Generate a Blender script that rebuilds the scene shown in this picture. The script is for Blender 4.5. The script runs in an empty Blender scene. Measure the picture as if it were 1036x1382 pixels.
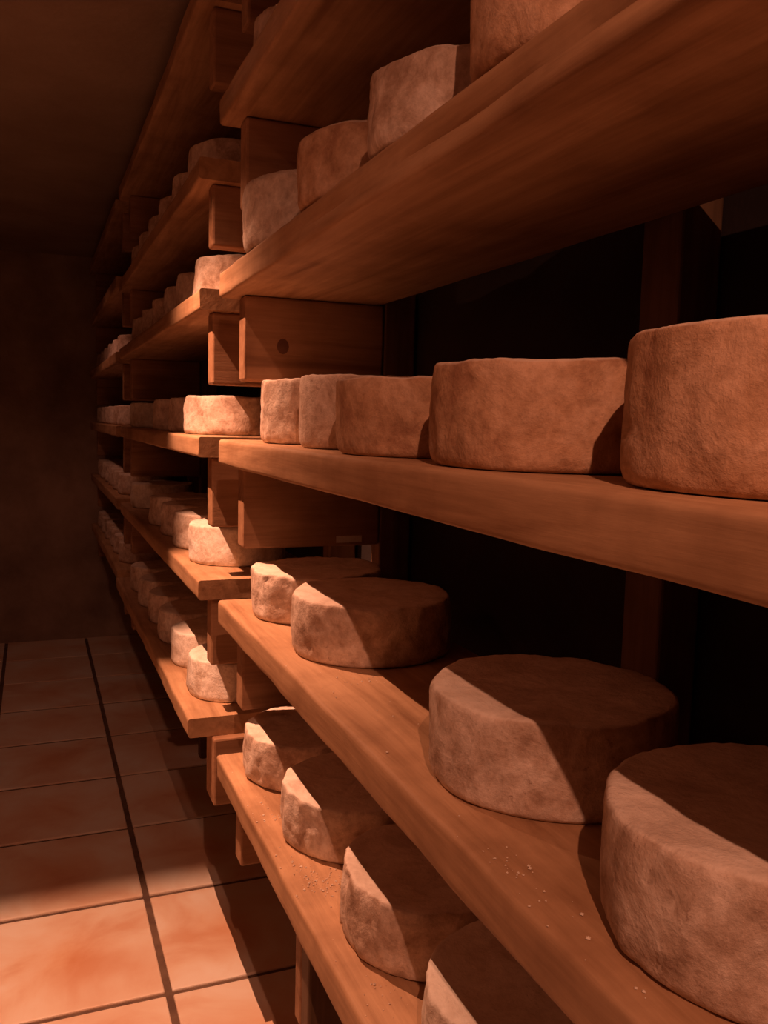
import bpy, math, random
import numpy as np
from mathutils import Matrix, Vector, noise

random.seed(7)
U = 0.275            # one layout unit in metres; camera stands at the origin of the layout
HF = 4.4             # camera height above the floor, layout units
SC = bpy.context.scene
COL = SC.collection

def W(x, y, z):      # layout -> world metres (floor at z = 0)
    return Vector((x * U, y * U, (z + HF) * U))

# ------------------------------------------------------------------ camera
F_PX, YAW, PITCH, ROLL = 1169.2, 0.38472, 0.10200, 0.02479
fwd = Vector((math.sin(YAW) * math.cos(PITCH), math.cos(YAW) * math.cos(PITCH), -math.sin(PITCH)))
rt = Vector((math.cos(YAW), -math.sin(YAW), 0))
up = rt.cross(fwd)
r2 = rt * math.cos(ROLL) + up * math.sin(ROLL)
u2 = -rt * math.sin(ROLL) + up * math.cos(ROLL)
cd = bpy.data.cameras.new('camera'); cam = bpy.data.objects.new('camera', cd); COL.objects.link(cam)
cd.sensor_fit = 'HORIZONTAL'; cd.sensor_width = 36.0; cd.lens = 36.0 * F_PX / 1036.0
cd.clip_start = 0.02
M3 = Matrix((r2, u2, -fwd)).transposed()
cam.matrix_world = Matrix.Translation(W(0, 0, 0)) @ M3.to_4x4()
SC.camera = cam

# ------------------------------------------------------------------ world and light
wd = bpy.data.worlds.new('cellar_air'); SC.world = wd; wd.use_nodes = True
wd.node_tree.nodes['Background'].inputs[0].default_value = (1.0, 0.35, 0.2, 1)
wd.node_tree.nodes['Background'].inputs[1].default_value = 0.004
SC.view_settings.view_transform = 'Standard'
SC.view_settings.look = 'None'
SC.view_settings.exposure = 0.0
SC.view_settings.gamma = 1.0
SC.view_settings.use_curve_mapping = False

LAMP = (-0.25, 5.66, 2.55)
LAMPCOL = (1.0, 0.43, 0.25)

def spot(name, loc, aim, power, cone, blend, radius, col):
    d = bpy.data.lights.new(name, 'SPOT'); o = bpy.data.objects.new(name, d); COL.objects.link(o)
    o.location = W(*loc)
    o.rotation_euler = (W(*aim) - W(*loc)).to_track_quat('-Z', 'Y').to_euler()
    d.energy = power; d.spot_size = math.radians(cone); d.spot_blend = blend
    d.shadow_soft_size = radius; d.color = col
    return o

def areal(name, loc, aim, power, size, col):
    d = bpy.data.lights.new(name, 'AREA'); o = bpy.data.objects.new(name, d); COL.objects.link(o)
    o.location = W(*loc)
    o.rotation_euler = (W(*aim) - W(*loc)).to_track_quat('-Z', 'Y').to_euler()
    d.shape = 'DISK'; d.size = size; d.energy = power; d.color = col
    return o

spot('lamp_light', LAMP, (0.0, 5.35, -4.4), 138.0, 100, 1.0, 0.0016, LAMPCOL)
spot('entrance_lamp_light', (-0.20, -1.5, 2.45), (0.95, 1.6, -2.0), 37.0, 98, 1.0, 0.006, (1.0, 0.40, 0.235))
spot('far_lamp_light', (-0.5, 12.6, 2.7), (0.1, 14.2, -4.4), 6.0, 110, 0.7, 0.02, (1.0, 0.38, 0.24))
areal('aisle_fill', (-2.3, 2.6, 1.7), (1.0, 3.4, 1.0), 0.7, 0.4, (1.0, 0.32, 0.17))  # added soft fill from the left, no lamp hangs there

# ------------------------------------------------------------------ materials
def new_mat(name, rough=0.8, spec=0.2):
    m = bpy.data.materials.new(name); m.use_nodes = True
    nt = m.node_tree; b = nt.nodes['Principled BSDF']
    b.inputs['Roughness'].default_value = rough
    b.inputs['Specular IOR Level'].default_value = spec
    return m, nt, b

def N(nt, t, **kw):
    n = nt.nodes.new(t)
    for k, v in kw.items():
        if k in n.inputs: n.inputs[k].default_value = v
        else: setattr(n, k, v)
    return n

def ramp(nt, stops):
    r = nt.nodes.new('ShaderNodeValToRGB')
    el = r.color_ramp.elements
    while len(el) < len(stops): el.new(0.5)
    for e, (p, c) in zip(el, stops): e.position = p; e.color = (*c, 1)
    return r

def mixc(nt, mode, fac, a, b):
    m = nt.nodes.new('ShaderNodeMix'); m.data_type = 'RGBA'; m.blend_type = mode
    for sock, v in ((0, fac), (6, a), (7, b)):
        if isinstance(v, (int, float)): m.inputs[sock].default_value = v
        elif isinstance(v, tuple): m.inputs[sock].default_value = (*v, 1)
        else: nt.links.new(v, m.inputs[sock])
    return m.outputs[2]

def coords(nt, scale, rnd=True):
    tc = nt.nodes.new('ShaderNodeTexCoord'); mp = nt.nodes.new('ShaderNodeMapping')
    mp.inputs['Scale'].default_value = scale
    nt.links.new(tc.outputs['Object'], mp.inputs['Vector'])
    if rnd:
        oi = nt.nodes.new('ShaderNodeObjectInfo'); ml = nt.nodes.new('ShaderNodeMath'); ml.operation = 'MULTIPLY'
        ml.inputs[1].default_value = 37.0
        nt.links.new(oi.outputs['Random'], ml.inputs[0])
        cx = nt.nodes.new('ShaderNodeCombineXYZ')
        for i in range(3): nt.links.new(ml.outputs[0], cx.inputs[i])
        nt.links.new(cx.outputs[0], mp.inputs['Location'])
    return mp.outputs[0]

def bump(nt, b, h, strength, dist):
    bp = nt.nodes.new('ShaderNodeBump'); bp.inputs['Strength'].default_value = strength
    bp.inputs['Distance'].default_value = dist
    nt.links.new(h, bp.inputs['Height']); nt.links.new(bp.outputs[0], b.inputs['Normal'])

def wood(name, c1, c2, c3, axis=1, rough=0.62):
    m, nt, b = new_mat(name, rough, 0.25)
    s = [16.0, 16.0, 16.0]; s[axis] = 1.3
    v = coords(nt, tuple(s))
    n1 = N(nt, 'ShaderNodeTexNoise', Scale=1.6, Detail=6.0, Roughness=0.6, Distortion=0.9)
    nt.links.new(v, n1.inputs['Vector'])
    s2 = [90.0, 90.0, 90.0]; s2[axis] = 5.0
    v2 = coords(nt, tuple(s2))
    n2 = N(nt, 'ShaderNodeTexNoise', Scale=1.0, Detail=4.0, Roughness=0.7)
    nt.links.new(v2, n2.inputs['Vector'])
    r = ramp(nt, [(0.30, c3), (0.46, c1), (0.62, c2), (0.80, c1)])
    nt.links.new(n1.outputs[0], r.inputs[0])
    r2_ = ramp(nt, [(0.3, (0.78, 0.74, 0.7)), (0.65, (1.05, 1.05, 1.05))])
    nt.links.new(n2.outputs[0], r2_.inputs[0])
    c = mixc(nt, 'MULTIPLY', 0.8, r.outputs[0], r2_.outputs[0])
    v3 = coords(nt, (5, 5, 5))                        # moisture stains
    n3 = N(nt, 'ShaderNodeTexNoise', Scale=1.7, Detail=5.0, Roughness=0.62)
    nt.links.new(v3, n3.inputs['Vector'])
    r3 = ramp(nt, [(0.36, (0.62, 0.55, 0.5)), (0.55, (1, 1, 1)), (0.72, (1.0, 1.0, 1.0))])
    nt.links.new(n3.outputs[0], r3.inputs[0])
    c = mixc(nt, 'MULTIPLY', 0.55, c, r3.outputs[0])
    nt.links.new(c, b.inputs['Base Color'])
    mm = N(nt, 'ShaderNodeMath', operation='ADD'); nt.links.new(n1.outputs[0], mm.inputs[0]); nt.links.new(n2.outputs[0], mm.inputs[1])
    bump(nt, b, mm.outputs[0], 0.35, 0.0012)
    return m

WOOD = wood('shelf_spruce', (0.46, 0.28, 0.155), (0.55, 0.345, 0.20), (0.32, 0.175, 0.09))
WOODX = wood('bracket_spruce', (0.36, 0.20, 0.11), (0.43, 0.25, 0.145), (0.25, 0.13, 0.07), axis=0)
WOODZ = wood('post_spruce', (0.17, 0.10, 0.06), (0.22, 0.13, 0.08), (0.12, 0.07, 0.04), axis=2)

def rind(name, base, light, dark, spotc):
    m, nt, b = new_mat(name, 0.92, 0.12)
    v = coords(nt, (1, 1, 1))
    n1 = N(nt, 'ShaderNodeTexNoise', Scale=22.0, Detail=8.0, Roughness=0.65, Distortion=0.4)
    n2 = N(nt, 'ShaderNodeTexNoise', Scale=95.0, Detail=5.0, Roughness=0.7)
    n3 = N(nt, 'ShaderNodeTexVoronoi', Scale=80.0); n3.inputs['Randomness'].default_value = 1.0
    n4 = N(nt, 'ShaderNodeTexNoise', Scale=11.0, Detail=3.0)
    for n in (n1, n2, n4): nt.links.new(v, n.inputs['Vector'])
    wv = nt.nodes.new('ShaderNodeVectorMath'); wv.operation = 'MULTIPLY_ADD'; wv.inputs[1].default_value = (0.03, 0.03, 0.03)
    nt.links.new(n2.outputs['Color'], wv.inputs[0]); nt.links.new(v, wv.inputs[2]); nt.links.new(wv.outputs[0], n3.inputs['Vector'])
    r1 = ramp(nt, [(0.36, dark), (0.47, base), (0.60, light), (0.74, base)])
    nt.links.new(n1.outputs[0], r1.inputs[0])
    r2_ = ramp(nt, [(0.3, (0.72, 0.68, 0.64)), (0.6, (1.08, 1.08, 1.08))])
    nt.links.new(n2.outputs[0], r2_.inputs[0])
    c = mixc(nt, 'MULTIPLY', 0.85, r1.outputs[0], r2_.outputs[0])
    r3 = ramp(nt, [(0.03, (0.75, 0.75, 0.75)), (0.24, (0, 0, 0))])
    nt.links.new(n3.outputs['Distance'], r3.inputs[0])
    r4 = ramp(nt, [(0.5, (0, 0, 0)), (0.6, (1, 1, 1))])
    nt.links.new(n4.outputs[0], r4.inputs[0])
    mk = mixc(nt, 'MULTIPLY', 1.0, r3.outputs[0], r4.outputs[0])
    c = mixc(nt, 'MIX', mk, c, spotc)
    # upper face paler: rind bloom, plus the lit top's brightness put into the colour
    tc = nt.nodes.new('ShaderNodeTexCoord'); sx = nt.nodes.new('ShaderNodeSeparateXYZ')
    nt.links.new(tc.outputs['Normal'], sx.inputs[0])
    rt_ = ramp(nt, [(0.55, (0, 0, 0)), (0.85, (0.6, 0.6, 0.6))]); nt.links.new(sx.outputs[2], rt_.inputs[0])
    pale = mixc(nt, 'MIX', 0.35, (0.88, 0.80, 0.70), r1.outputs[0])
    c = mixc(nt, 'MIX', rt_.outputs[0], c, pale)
    nt.links.new(c, b.inputs['Base Color'])
    a = N(nt, 'ShaderNodeMath', operation='MULTIPLY_ADD'); a.inputs[1].default_value = 0.5
    nt.links.new(n2.outputs[0], a.inputs[0]); nt.links.new(n1.outputs[0], a.inputs[2])
    bump(nt, b, a.outputs[0], 0.85, 0.0034)
    return m

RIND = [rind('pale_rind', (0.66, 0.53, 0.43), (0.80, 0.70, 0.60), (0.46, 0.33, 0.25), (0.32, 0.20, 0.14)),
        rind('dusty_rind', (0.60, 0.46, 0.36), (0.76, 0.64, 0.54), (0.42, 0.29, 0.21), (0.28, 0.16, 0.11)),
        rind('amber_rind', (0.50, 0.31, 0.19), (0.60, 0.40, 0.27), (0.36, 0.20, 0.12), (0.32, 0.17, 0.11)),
        rind('lit_white_rind', (0.82, 0.74, 0.64), (0.90, 0.84, 0.76), (0.66, 0.55, 0.45), (0.5, 0.38, 0.3))]  # last rind is whitened, lamp brightness put into its colour

def tile_mat():
    m, nt, b = new_mat('terracotta_tile', 0.38, 0.4)
    v = coords(nt, (1, 1, 1))
    n1 = N(nt, 'ShaderNodeTexNoise', Scale=5.0, Detail=5.0, Roughness=0.55, Distortion=0.5)
    n2 = N(nt, 'ShaderNodeTexNoise', Scale=60.0, Detail=4.0)
    nt.links.new(v, n1.inputs['Vector']); nt.links.new(v, n2.inputs['Vector'])
    r = ramp(nt, [(0.30, (0.78, 0.48, 0.32)), (0.48, (0.88, 0.68, 0.52)), (0.65, (0.93, 0.82, 0.70))])
    nt.links.new(n1.outputs[0], r.inputs[0])
    # flamed centre of every tile
    tc = nt.nodes.new('ShaderNodeTexCoord'); ln = N(nt, 'ShaderNodeVectorMath', operation='LENGTH')
    nt.links.new(tc.outputs['Object'], ln.inputs[0])
    rc = ramp(nt, [(0.02, (0.92, 0.68, 0.52)), (0.15, (1, 1, 1))])
    nt.links.new(ln.outputs['Value'], rc.inputs[0])
    c = mixc(nt, 'MULTIPLY', 0.8, r.outputs[0], rc.outputs[0])
    nt.links.new(c, b.inputs['Base Color'])
    bump(nt, b, n2.outputs[0], 0.15, 0.001)
    return m
TILE = tile_mat()

def plaster(name, a, bcol, scale=3.0):
    m, nt, b = new_mat(name, 0.95, 0.1)
    v = coords(nt, (1, 1, 1), False)
    n1 = N(nt, 'ShaderNodeTexNoise', Scale=scale, Detail=7.0, Roughness=0.6)
    n2 = N(nt, 'ShaderNodeTexNoise', Scale=40.0, Detail=4.0)
    nt.links.new(v, n1.inputs['Vector']); nt.links.new(v, n2.inputs['Vector'])
    r = ramp(nt, [(0.35, a), (0.62, bcol)])
    nt.links.new(n1.outputs[0], r.inputs[0]); nt.links.new(r.outputs[0], b.inputs['Base Color'])
    bump(nt, b, n2.outputs[0], 0.5, 0.004)
    return m
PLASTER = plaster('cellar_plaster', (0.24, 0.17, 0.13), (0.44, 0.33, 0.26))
DARKWALL = plaster('dark_wall', (0.025, 0.019, 0.018), (0.045, 0.033, 0.03))  # near-black plaster tone for the right wall
CEIL = plaster('ceiling_plaster', (0.26, 0.19, 0.145), (0.36, 0.28, 0.22), 2.0)
GROUT = plaster('dark_grout', (0.13, 0.08, 0.06), (0.20, 0.13, 0.09), 20)

def plain(name, col, rough=0.5, metal=0.0):
    m, nt, b = new_mat(name, rough, 0.3)
    v = coords(nt, (1, 1, 1), False); n = N(nt, 'ShaderNodeTexNoise', Scale=60.0, Detail=3.0)
    nt.links.new(v, n.inputs['Vector'])
    r = ramp(nt, [(0.3, tuple(c * 0.85 for c in col)), (0.7, col)])
    nt.links.new(n.outputs[0], r.inputs[0]); nt.links.new(r.outputs[0], b.inputs['Base Color'])
    b.inputs['Metallic'].default_value = metal
    return m
METAL = plain('grey_lamp_enamel', (0.25, 0.24, 0.22), 0.45)
STEEL = plain('screw_steel', (0.6, 0.55, 0.5), 0.3, 1.0)
STRIP = plain('pale_strip_tone', (0.75, 0.70, 0.62), 0.8)
KNOT = plain('dark_knot', (0.14, 0.06, 0.035), 0.7)
CRUMB = plain('rind_crumbs', (0.80, 0.68, 0.55), 0.95)
BULB, _nt, _b = new_mat('lamp_glass', 0.4)
_b.inputs['Emission Color'].default_value = (1.0, 0.5, 0.25, 1); _b.inputs['Emission Strength'].default_value = 6.0

# ------------------------------------------------------------------ mesh helpers
def mesh_obj(name, verts, faces, mat, parent=None, loc=None, smooth=False, auto=None):
    me = bpy.data.meshes.new(name); me.from_pydata(verts, [], faces); me.update()
    if smooth:
        me.polygons.foreach_set('use_smooth', [True] * len(me.polygons))
    if mat: me.materials.append(mat)
    o = bpy.data.objects.new(name, me); COL.objects.link(o)
    if loc is not None: o.location = loc
    if parent is not None: o.parent = parent
    return o

def box_data(x0, x1, y0, y1, z0, z1, bev=0.0):
    """box with chamfered edges (metres, local)"""
    import bmesh
    bm = bmesh.new()
    bmesh.ops.create_cube(bm, size=1.0)
    for v in bm.verts:
        v.co.x = x0 if v.co.x < 0 else x1
        v.co.y = y0 if v.co.y < 0 else y1
        v.co.z = z0 if v.co.z < 0 else z1
    if bev > 0:
        bmesh.ops.bevel(bm, geom=list(bm.edges), offset=bev, segments=2, profile=0.5, affect='EDGES')
    bm.verts.index_update()
    vs = [tuple(v.co) for v in bm.verts]; fs = [[v.index for v in f.verts] for f in bm.faces]
    bm.free()
    return vs, fs

def box(name, x0, x1, y0, y1, z0, z1, mat, parent=None, bev=0.0, origin=None):
    """world-space layout units box; origin at its own base centre or the parent's origin"""
    a, b = W(x0, y0, z0), W(x1, y1, z1)
    if origin is None:
        org = Vector(((a.x + b.x) / 2, (a.y + b.y) / 2, a.z))
    else: org = origin
    vs, fs = box_data(a.x - org.x, b.x - org.x, a.y - org.y, b.y - org.y, a.z - org.z, b.z - org.z, bev)
    o = mesh_obj(name, vs, fs, mat)
    o.location = org
    if parent is not None:
        o.parent = parent; o.location = org - parent.location
    return o

def tag(o, label=None, cat=None, group=None, kind=None):
    if label: o['label'] = label
    if cat: o['category'] = cat
    if group: o['group'] = group
    if kind: o['kind'] = kind
    return o

def empty(name, loc):
    o = bpy.data.objects.new(name, None); COL.objects.link(o); o.location = loc; o.empty_display_size = 0.05
    return o

# ------------------------------------------------------------------ the room
CEILZ = 3.02; XL = -2.9; XR = 2.16; YE = 17.9; YB = -5.0
TH = 0.3
floor = box('floor', XL, XR, YB, YE, -HF - TH, -HF - 0.02, GROUT); tag(floor, kind='structure', label='terracotta tiled cellar floor with dark sunken joints')
TSP, TX0, TY0 = 1.449, 0.90, 6.38
G = 0.028
k = 0
tile_mesh = None
for i in range(-3, 2):
    for j in range(-8, 9):
        x0 = TX0 + i * TSP; y0 = TY0 + j * TSP
        xa, xb = max(x0 + G, XL), min(x0 + TSP - G, XR); ya, yb = max(y0 + G, YB), min(y0 + TSP - G, YE)
        if xb - xa < 0.1 or yb - ya < 0.1: continue
        o = None
        full = (xb - xa > TSP - 2 * G - 1e-4) and (yb - ya > TSP - 2 * G - 1e-4)
        if full and tile_mesh:
            o = bpy.data.objects.new('floor_tile', tile_mesh); COL.objects.link(o)
        else:
            hx, hy = (xb - xa) / 2 * U, (yb - ya) / 2 * U
            vs, fs = box_data(-hx, hx, -hy, hy, -0.012, 0, 0.003)
            o = mesh_obj('floor_tile', vs, fs, TILE)
            if full: tile_mesh = o.data
        c = W((xa + xb) / 2, (ya + yb) / 2, -HF)
        o.parent = floor; o.location = c - floor.location + Vector((0, 0, random.uniform(-0.0012, 0.0008)))
        o.rotation_euler = (random.uniform(-.002, .002), random.uniform(-.002, .002), 0)

def struct(name, *a, **kw):
    o = box(name, *a, **kw); o['kind'] = 'structure'; return o
struct('ceiling', XL, XR, YB, YE, CEILZ, CEILZ + TH, CEIL)
struct('wall_left', XL - TH, XL, YB, YE + TH, -HF - TH, CEILZ + TH, PLASTER)
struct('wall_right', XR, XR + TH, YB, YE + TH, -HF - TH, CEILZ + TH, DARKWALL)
struct('wall_back', XL, XR, YE, YE + TH, -HF - TH, CEILZ + TH, PLASTER)
struct('wall_front', XL, XR, YB - TH, YB, -HF - TH, CEILZ + TH, PLASTER)

# ------------------------------------------------------------------ shelves
ZB, SP, TB = -0.1175, 0.9553, 0.1451
def zl(k): return ZB + k * SP          # top surface of level k (B = 0)
XBK = 2.10

def board(label, x0, x1, y0, y1, ztop, th, group, seed, mat=WOOD):
    """thick sawn plank with softly worn, slightly wavy edges"""
    n = max(8, int((y1 - y0) * 10))
    prof = []
    r = 0.018
    # cross-section (x, z) going round
    for cx, cz, a0 in ((x0 + r, ztop - r, 180), (x1 - r, ztop - r, 90), (x1 - r, ztop - th + r, 0), (x0 + r, ztop - th + r, -90)):
        for s in range(4):
            a = math.radians(a0 - s * 30)
            prof.append((cx + r * math.cos(a), cz + r * math.sin(a)))
    # extra points along the front face
    prof = prof + [(x0, ztop - th + th * t) for t in (0.25, 0.5, 0.75)]
    org = W(x0, y0, ztop - th)
    vs, fs = [], []
    m = len(prof)
    for i in range(n + 1):
        y = y0 + (y1 - y0) * i / n
        if i == 0: y += 0.0
        for j, (x, z) in enumerate(prof):
            q = Vector((x * 2.2, y * 0.9, z * 2.5 + seed * 9.1))
            front = 1.0 if x < x0 + 0.1 else 0.15
            dx = 0.010 * front * noise.noise(q) + 0.006 * front * noise.noise(Vector((x, y * 4, z * 9 + seed)))
            dz = 0.0035 * noise.noise(Vector((y * 2.0, seed * 3.3, x))) * (1 if z < ztop - th / 2 else 0.3)
            if seed == 12 and x < x0 + 0.005 and abs(z - (ztop - th * 0.5)) < 0.01: dx += 0.022 * max(0.0, min(1.0, (3.9 - y) * 1.2)) * (0.6 + noise.noise(Vector((y * 1.7, 0, 0))))
            p = W(x + dx, y, z + dz) - org
            vs.append(tuple(p))
    for i in range(n):
        for j in range(m):
            a = i * m + j; b = i * m + (j + 1) % m
            fs.append([a, b, b + m, a + m])
    fs.append(list(range(m))[::-1]); fs.append([n * m + j for j in range(m)])
    o = mesh_obj('shelf_board', vs, fs, mat)
    bm_flip(o)
    o.location = org
    return tag(o, label, 'shelf', group)

def bm_flip(o):
    import bmesh
    bm = bmesh.new(); bm.from_mesh(o.data)
    bmesh.ops.recalc_face_normals(bm, faces=bm.faces)
    bm.to_mesh(o.data); bm.free()
    me = o.data
    me.polygons.foreach_set('use_smooth', [True] * len(me.polygons))
    me.set_sharp_from_angle(angle=math.radians(35))

LV = {3: 'topmost board just under the ceiling', 2: 'high board above the upper row of cheeses',
      1: 'thick board above eye level with its underside in view', 0: 'board at eye level',
      -1: 'board below eye level', -2: 'lowest board, above the tiled floor'}
Y1, Y2, YR, Y3, YR3 = 5.07, 5.73, 11.3, 11.85, 17.3
near_x = {3: 1.0, 2: 1.0, 1: 1.0, 0: 1.0, -1: 1.0, -2: 1.0}
far_x = {3: 1.0, 2: 1.0, 1: 1.0, 0: 1.0, -1: 1.0, -2: 0.94}
far_y = {-2: 5.76}
far_z = {2: 1.655}
def zf(lv): return far_z.get(lv, zl(lv))
for lv in range(3, -3, -1):
    b = board('near rack: ' + LV[lv], near_x[lv], XBK - 0.17, -1.6, Y1, zl(lv), TB, 'shelf boards of the near rack', lv + 11)
    board('middle rack: ' + LV[lv], far_x[lv], XBK - 0.17, far_y.get(lv, Y2), YR, zf(lv), TB - 0.01, 'shelf boards of the middle rack', lv + 31)
    board('dim farthest rack: ' + LV[lv], 1.0, XBK - 0.17, Y3, YR3, zl(lv), TB, 'shelf boards of the farthest rack', lv + 51)

# supports: an upright against the wall carrying one deep bracket plank under each board
PH, PT = 0.474, 0.15
def support(label, y, levels, group, yspec={}, xs=1.10, zfun=zl, tb=TB):
    root = empty('shelf_support', W(XBK, y, -HF)); tag(root, label, 'shelf support', group)
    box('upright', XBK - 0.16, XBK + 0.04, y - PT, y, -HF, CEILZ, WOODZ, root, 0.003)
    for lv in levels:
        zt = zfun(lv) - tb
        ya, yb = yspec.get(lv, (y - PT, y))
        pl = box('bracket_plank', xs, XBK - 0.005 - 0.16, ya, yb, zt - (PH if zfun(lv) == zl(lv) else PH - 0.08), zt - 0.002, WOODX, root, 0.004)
        if (lv, label[0]) in knots:
            for (kx, kz, rr) in knots[(lv, label[0])]:
                ring = [(rr * U * math.cos(a * math.pi / 8), 0, 1.25 * rr * U * math.sin(a * math.pi / 8)) for a in range(16)]
                kn = mesh_obj('knot', [(0, -0.0012, 0)] + ring, [[0, 1 + (a + 1) % 16, 1 + a] for a in range(16)], KNOT, pl)
                kn.location = W(kx, ya, kz) - root.location - pl.location
    return root
knots = {(1, 'n'): [(1.32, 0.42, 0.035)]}
support('near rack: wooden bracket planks at its far end', 5.0, range(3, -3, -1), 'wooden bracket supports')
support('middle rack: wooden bracket planks at its near end, outer edges catching light', 5.96, range(3, -3, -1), 'wooden bracket supports', yspec={-2: (5.69, 5.96)}, zfun=zf, tb=TB - 0.01)
support('far end of middle rack: wooden bracket planks', 11.1, range(3, -3, -1), 'wooden bracket supports', zfun=zf, tb=TB - 0.01)
support('dim farthest rack: wooden bracket planks at its near end', 12.05, range(3, -3, -1), 'wooden bracket supports')
support('wall end of farthest rack: wooden bracket planks', 17.2, range(3, -3, -1), 'wooden bracket supports')

# upright of the near rack by the wall and the leg under its lowest board
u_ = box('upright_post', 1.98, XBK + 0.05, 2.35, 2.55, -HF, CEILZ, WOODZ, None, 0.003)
tag(u_, 'wooden post against the dark wall behind the two biggest low cheeses', 'post')
leg = empty('trestle', W(1.1, 3.6, -HF)); tag(leg, 'wooden leg under the lowest board of the near rack', 'shelf leg')
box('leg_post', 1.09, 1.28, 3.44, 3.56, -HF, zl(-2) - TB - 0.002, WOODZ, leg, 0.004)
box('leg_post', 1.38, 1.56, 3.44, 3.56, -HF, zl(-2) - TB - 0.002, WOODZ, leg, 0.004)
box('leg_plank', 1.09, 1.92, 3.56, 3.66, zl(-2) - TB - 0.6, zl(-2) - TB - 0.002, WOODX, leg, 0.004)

# thin pale strip on the bracket plank behind the first low cheeses
tg = box('pale_strip', 1.66, 1.82, 4.843, 4.849, -0.715, -0.675, STRIP, None)
tag(tg, 'small pale strip on the dark bracket behind the low cheeses', 'tag')

# ------------------------------------------------------------------ cheeses
def cheese_mesh(seed, r, h, mat, dish=0.05, taper=0.0, lump=1.0, seg=88, soft=0.0):
    lump *= 0.7
    """aged wheel: rounded lip, bumpy side, slightly sunken top; metres, base at z=0"""
    prof = []   # (radius factor, z factor)
    e = 0.05 * h / 0.27
    prof.append((0.0, 0.0, 0)); prof.append((0.5, 0.0, 0)); prof.append((0.90, 0.0, 0)); prof.append((0.965, 0.012, 0.6))
    prof.append((0.99, 0.05, 1))
    for t in np.linspace(0.11, 0.87, 13): prof.append((1.0 + 0.012 * math.sin(math.pi * t), t, 1))
    prof.append((1.0, 0.925, 1)); prof.append((0.995 - 0.02 * soft, 0.965 - 0.02 * soft, 1)); prof.append((0.978 - 0.04 * soft, 0.99 - 0.01 * soft, 0.8)); prof.append((0.95 - 0.05 * soft, 1.0, 0.6))
    for t in (0.84, 0.72, 0.6, 0.48, 0.36, 0.24, 0.12): prof.append((t, 1.0 - dish * (1 - t ** 2) * 0.6, 0.5))
    prof.append((0.0, 1.0 - dish * 0.6, 0.5))
    so = seed * 13.7
    vs, fs = [], []
    ring_start = []
    for (rf, zf, w) in prof:
        if rf == 0.0:
            ring_start.append((len(vs), 1)); vs.append((0, 0, zf * h * U)); continue
        ring_start.append((len(vs), seg))
        for s in range(seg):
            a = 2 * math.pi * s / seg
            cx, cy = math.cos(a), math.sin(a)
            rr = r * rf * (1 - taper * zf)
            q = Vector((cx * 1.3 + so, cy * 1.3, zf * 0.7))
            big = noise.noise(q) * 0.022 * lump
            q2 = Vector((cx * 5 + so, cy * 5, zf * 2.2))
            med = noise.noise(q2) * 0.016 * lump
            q3 = Vector((cx * 17 + so, cy * 17, zf * 7))
            fin = noise.noise(q3) * 0.0065 * lump
            q4 = Vector((cx * 9 + so, cy * 9, zf * 4 + 5))
            pit = -0.016 * lump * max(0.0, noise.noise(q4) - 0.32) * 3
            d = (big + (med + fin + pit) * (1 if 0 < zf < 0.97 else 0.4)) * r * 2.0
            if zf < 0.02: d = big * r * 2.0
            R = rr + d
            zz = zf * h
            if zf > 0.85:
                zz += (0.012 * noise.noise(Vector((cx * rf * 2 + so, cy * rf * 2, 3))) + 0.006 * noise.noise(Vector((cx * rf * 7 + so, cy * rf * 7, 8)))) * lump
                zz += 0.003 * noise.noise(Vector((cx * rf * 22 + so, cy * rf * 22, 1))) * lump
            vs.append((R * cx * U, R * cy * U, max(0.0, zz) * U))
    for i in range(len(prof) - 1):
        (a, na), (b, nb) = ring_start[i], ring_start[i + 1]
        if na == 1:
            for s in range(seg): fs.append([a, b + (s + 1) % seg, b + s])
        elif nb == 1:
            for s in range(seg): fs.append([a + s, a + (s + 1) % seg, b])
        else:
            for s in range(seg):
                s2 = (s + 1) % seg
                fs.append([a + s, a + s2, b + s2, b + s])
    me = bpy.data.meshes.new('cheese_wheel'); me.from_pydata(vs, [], fs); me.update()
    me.polygons.foreach_set('use_smooth', [True] * len(me.polygons))
    me.materials.append(mat)
    return me

GRP = 'wheels of cheese ageing on the boards'
def cheese(label, lv, y, mesh, rot, x=1.46, tilt=(0, 0), ps=(1, 1, 1), z=None):
    o = bpy.data.objects.new('cheese_wheel', mesh); COL.objects.link(o)
    o.location = W(x, y, (zl(lv) if z is None else z) + 0.001); o.rotation_euler = (tilt[0], tilt[1], rot); o.scale = ps
    return tag(o, label, 'cheese', GRP)

R0, H0 = 0.37, 0.27
C = cheese
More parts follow.
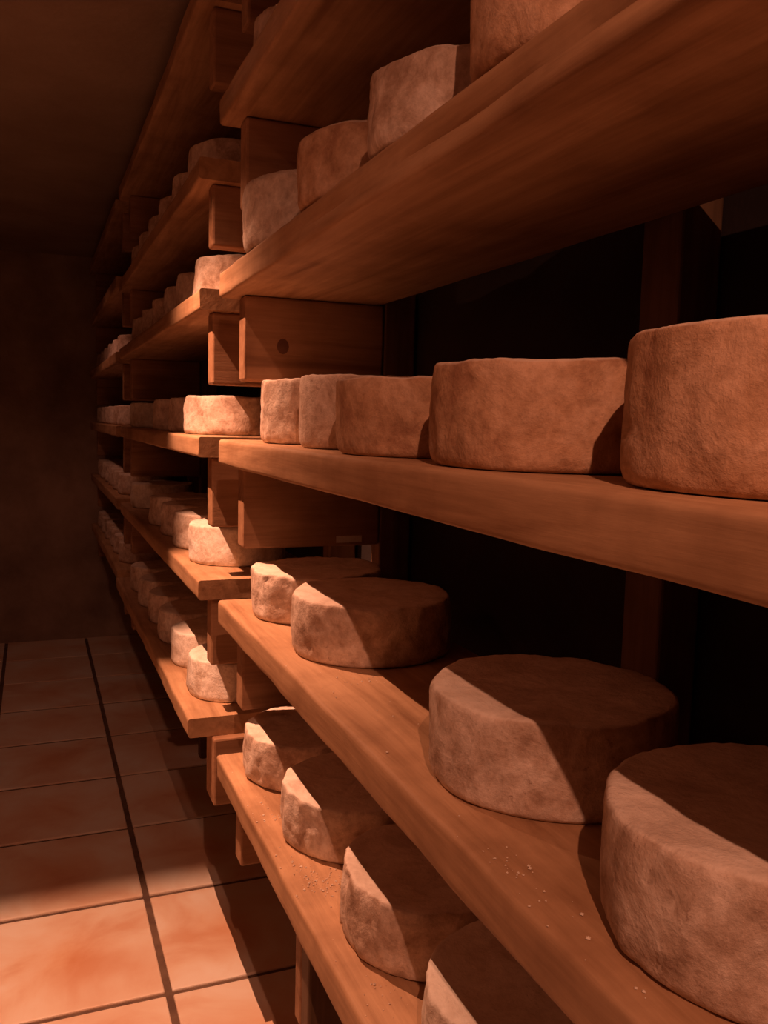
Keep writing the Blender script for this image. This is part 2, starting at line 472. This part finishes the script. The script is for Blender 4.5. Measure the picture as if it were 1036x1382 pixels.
# (level, y, label, radius, height, rind, rotation, x, dish, lump)
near = [
 # low board
 (-1, 4.61, 'small-looking farthest cheese on the near low board, half its top lit', R0, .26, 0, 1.0, 1.47, .05, 1.3),
 (-1, 3.79, 'second cheese from the far end of the near low board, long dark flank', .375, .275, 1, 2.2, 1.475, .05, 1.1),
 (-1, 2.22, 'big pale mottled cheese standing alone mid low board, sharp shadow on its side', R0, .28, 1, 3.9, 1.47, .04, 1.0),
 (-1, 1.32, 'biggest low cheese cut by the right edge, lower right corner', .38, .28, 1, 5.1, 1.48, .04, 1.0),
 # lowest board
 (-2, 4.69, 'farthest cheese on the lowest near board, lit sliver of top', R0, .27, 0, .4, 1.465, .05, 1.4),
 (-2, 3.89, 'second cheese on the lowest near board, powdery crumbs at its foot', R0, .27, 0, 1.7, 1.47, .05, 1.4),
 (-2, 2.99, 'third cheese on the lowest near board, grey mottled side', R0, .28, 1, 2.9, 1.47, .05, 1.3),
 (-2, 2.20, 'cheese at the bottom edge of the picture, only its bright top sliver showing', R0, .28, 3, 4.4, 1.47, .05, 1.0),
 # eye level board
 (0, 4.39, 'farthest cheese on the eye level near board, craggy creased side', R0, .325, 0, 5.5, 1.46, .02, 1.5),
 (0, 3.68, 'second cheese on the eye level near board, upright pale brown side', .325, .315, 1, 3.2, 1.42, .02, 1.0),
 (0, 2.965, 'third cheese on the eye level near board, leaning with tapered foot', .355, .275, 2, .9, 1.40, .02, 1.0),
 (0, 2.17, 'fourth cheese on the eye level near board, broad with dark blotch', R0, .29, 2, 2.5, 1.42, .02, 1.0),
 (0, 1.30, 'nearest cheese on the eye level board, cut by the right edge', .38, .315, 2, 4.2, 1.47, .02, .9),
 # above eye level
 (1, 4.36, 'farthest cheese on the near board above eye level, speckled', R0, .34, 0, 1.3, 1.36, .02, 1.3),
 (1, 3.38, 'second cheese on the near board above eye level, smooth with rounded lip', R0, .275, 2, 2.3, 1.36, .02, .8),
 (1, 2.60, 'third cheese on the near board above eye level, pitted side', .335, .255, 1, 3.3, 1.33, .02, 1.4),
 (1, 1.90, 'fourth cheese on the near board above eye level, cut by the top edge', .345, .36, 2, 4.3, 1.345, .02, .8),
 (2, 4.61, 'cheese on the high near board, only a corner showing at the top', R0, .28, 1, 5.3, 1.46, .02, 1.0),
]
for i, (lv, y, lab, r, h, mi, rot, x, dish, lump) in enumerate(near):
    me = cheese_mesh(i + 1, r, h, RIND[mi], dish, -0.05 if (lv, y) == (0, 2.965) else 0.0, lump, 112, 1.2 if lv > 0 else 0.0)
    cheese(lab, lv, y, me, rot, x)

ORD = ['first', 'second', 'third', 'fourth', 'fifth', 'sixth', 'seventh']
LN = {2: 'high', 1: 'above-eye-level', 0: 'eye-level', -1: 'low', -2: 'lowest'}
variants = [cheese_mesh(40 + i, R0, .275, RIND[(0, 1, 0, 3)[i]], .04, 0.03, 1.2, 56) for i in range(4)]
fars = {2: [6.55, 7.4, 8.2, 9.0, 9.8, 10.6], 1: [6.36, 7.13, 7.9, 8.7, 9.6, 10.5], 0: [6.75, 7.65, 8.6, 10.75],
        -1: [6.55, 7.35, 8.15, 8.95, 10.75], -2: [6.35, 7.2, 8.0, 8.8, 9.6, 10.45]}
for lv, ys in fars.items():
    for i, y in enumerate(ys):
        sp = ''
        if lv == -2 and i == 0: sp = ', glowing white top'
        if lv == -1 and i == 0: sp = ', brightly lit front'
        if lv in (0, -1) and i == len(ys) - 1: sp = ', pale and lit alone at the far end'
        v = 3 if sp or (lv == -2 and i == 1) else (i + lv) % 3  # brightly lit wheels take the whitened rind, light carried by colour
        cheese('%s cheese on %s board of middle rack%s' % (ORD[i], LN[lv], sp), lv, y, variants[v], i * 1.3 + lv, 1.44 if lv > -2 else 1.40, ps=(1, 1, 1.05), z=zf(lv))
for lv in (1, 0, -1, -2):
    for i in range(6):
        cheese('%s cheese from the near end of the %s board, dim farthest rack' % (ORD[i], LN[lv]), lv, 12.6 + i * 0.82, variants[(i + lv) % 3], i + lv * 2.0, 1.45)

# ------------------------------------------------------------------ crumbs of rind on the boards
def crumbs(label, lv, spots):
    vs, fs = [], []
    org = W(1.0, spots[0][1], zl(lv))
    for (cx, cy, sx, sy, n) in spots:
        for _ in range(n):
            x = min(max(random.gauss(cx, sx), 1.012), 2.0); y = random.gauss(cy, sy); s = random.choice((.0008, .001, .0013, .002)) * random.uniform(.5, 1.1)
            if any(q[0] == lv and math.hypot(x - q[7], y - q[1]) < q[3] * 1.06 + 0.012 for q in near): continue
            c = W(x, y, zl(lv)) - org
            b = len(vs)
            for dx, dy, dz in ((1, 0, .3), (0, 1, .2), (-1, 0, .3), (0, -1, .2), (0, 0, 1.0), (0, 0, 0)):
                vs.append((c.x + dx * s * random.uniform(.6, 1.2), c.y + dy * s * random.uniform(.6, 1.2), c.z + dz * s * .9 + 0.0004))
            for f in ((0, 1, 4), (1, 2, 4), (2, 3, 4), (3, 0, 4), (1, 0, 5), (2, 1, 5), (3, 2, 5), (0, 3, 5)):
                fs.append([b + q for q in f])
    o = mesh_obj('rind_crumbs', vs, fs, CRUMB, None, org)
    tag(o, label, 'crumbs', kind='stuff')
crumbs('pale rind crumbs scattered on the lowest near board', -2, [(1.12, 4.15, .04, .12, 40), (1.16, 3.45, .05, .06, 70), (1.10, 3.6, .03, .15, 50), (1.12, 2.7, .05, .2, 30), (1.02, 3.7, .01, .6, 20)])
crumbs('pale rind crumbs scattered on the near low board', -1, [(1.25, 3.35, .07, .12, 30), (1.06, 1.75, .03, .15, 30), (1.15, 2.8, .1, .5, 16), (1.10, 1.35, .05, .2, 20)])

# ------------------------------------------------------------------ the lamp of the aisle (hangs above the picture)
lx, ly, lz = LAMP
lamp = empty('ceiling_lamp', W(lx, ly, CEILZ)); tag(lamp, 'enamelled cellar lamp over the aisle with an added flap that cuts its light', 'lamp')
def lamp_cyl(name, r, z0, z1, mat, x=lx, y=ly, rt_=None):
    rt_ = rt_ or r
    n = 24; vs = []; 
    for z, q in ((z0, r), (z1, rt_)):
        for s in range(n):
            a = 2 * math.pi * s / n; vs.append(tuple(W(x, y, z) - lamp.location + Vector((q * U * math.cos(a), q * U * math.sin(a), 0))))
    fs = [[s, (s + 1) % n, n + (s + 1) % n, n + s] for s in range(n)] + [list(range(n))[::-1], [n + s for s in range(n)]]
    return mesh_obj(name, vs, fs, mat, lamp)
lamp_cyl('ceiling_rose', 0.16, CEILZ - 0.05, CEILZ, METAL)
lamp_cyl('stem', 0.025, lz + 0.22, CEILZ - 0.05, METAL)
lamp_cyl('socket', 0.035, lz + 0.10, lz + 0.22, METAL)
lamp_cyl('bulb', 0.03, lz + 0.03, lz + 0.10, BULB)
DF = 0.05
xe = lx + DF * (1.0 - lx) / (7.0 - ly)
ze = lz - DF / 0.34
box('light_cut_flap', lx - 0.25, xe, ly + DF, ly + DF + 0.006, ze, lz + 0.30, METAL, lamp)  # added plate, shaped to cut the lamp's light farther down the aisle
box('flap_arm', lx - 0.015, lx + 0.015, ly, ly + DF, lz + 0.20, lz + 0.225, METAL, lamp)
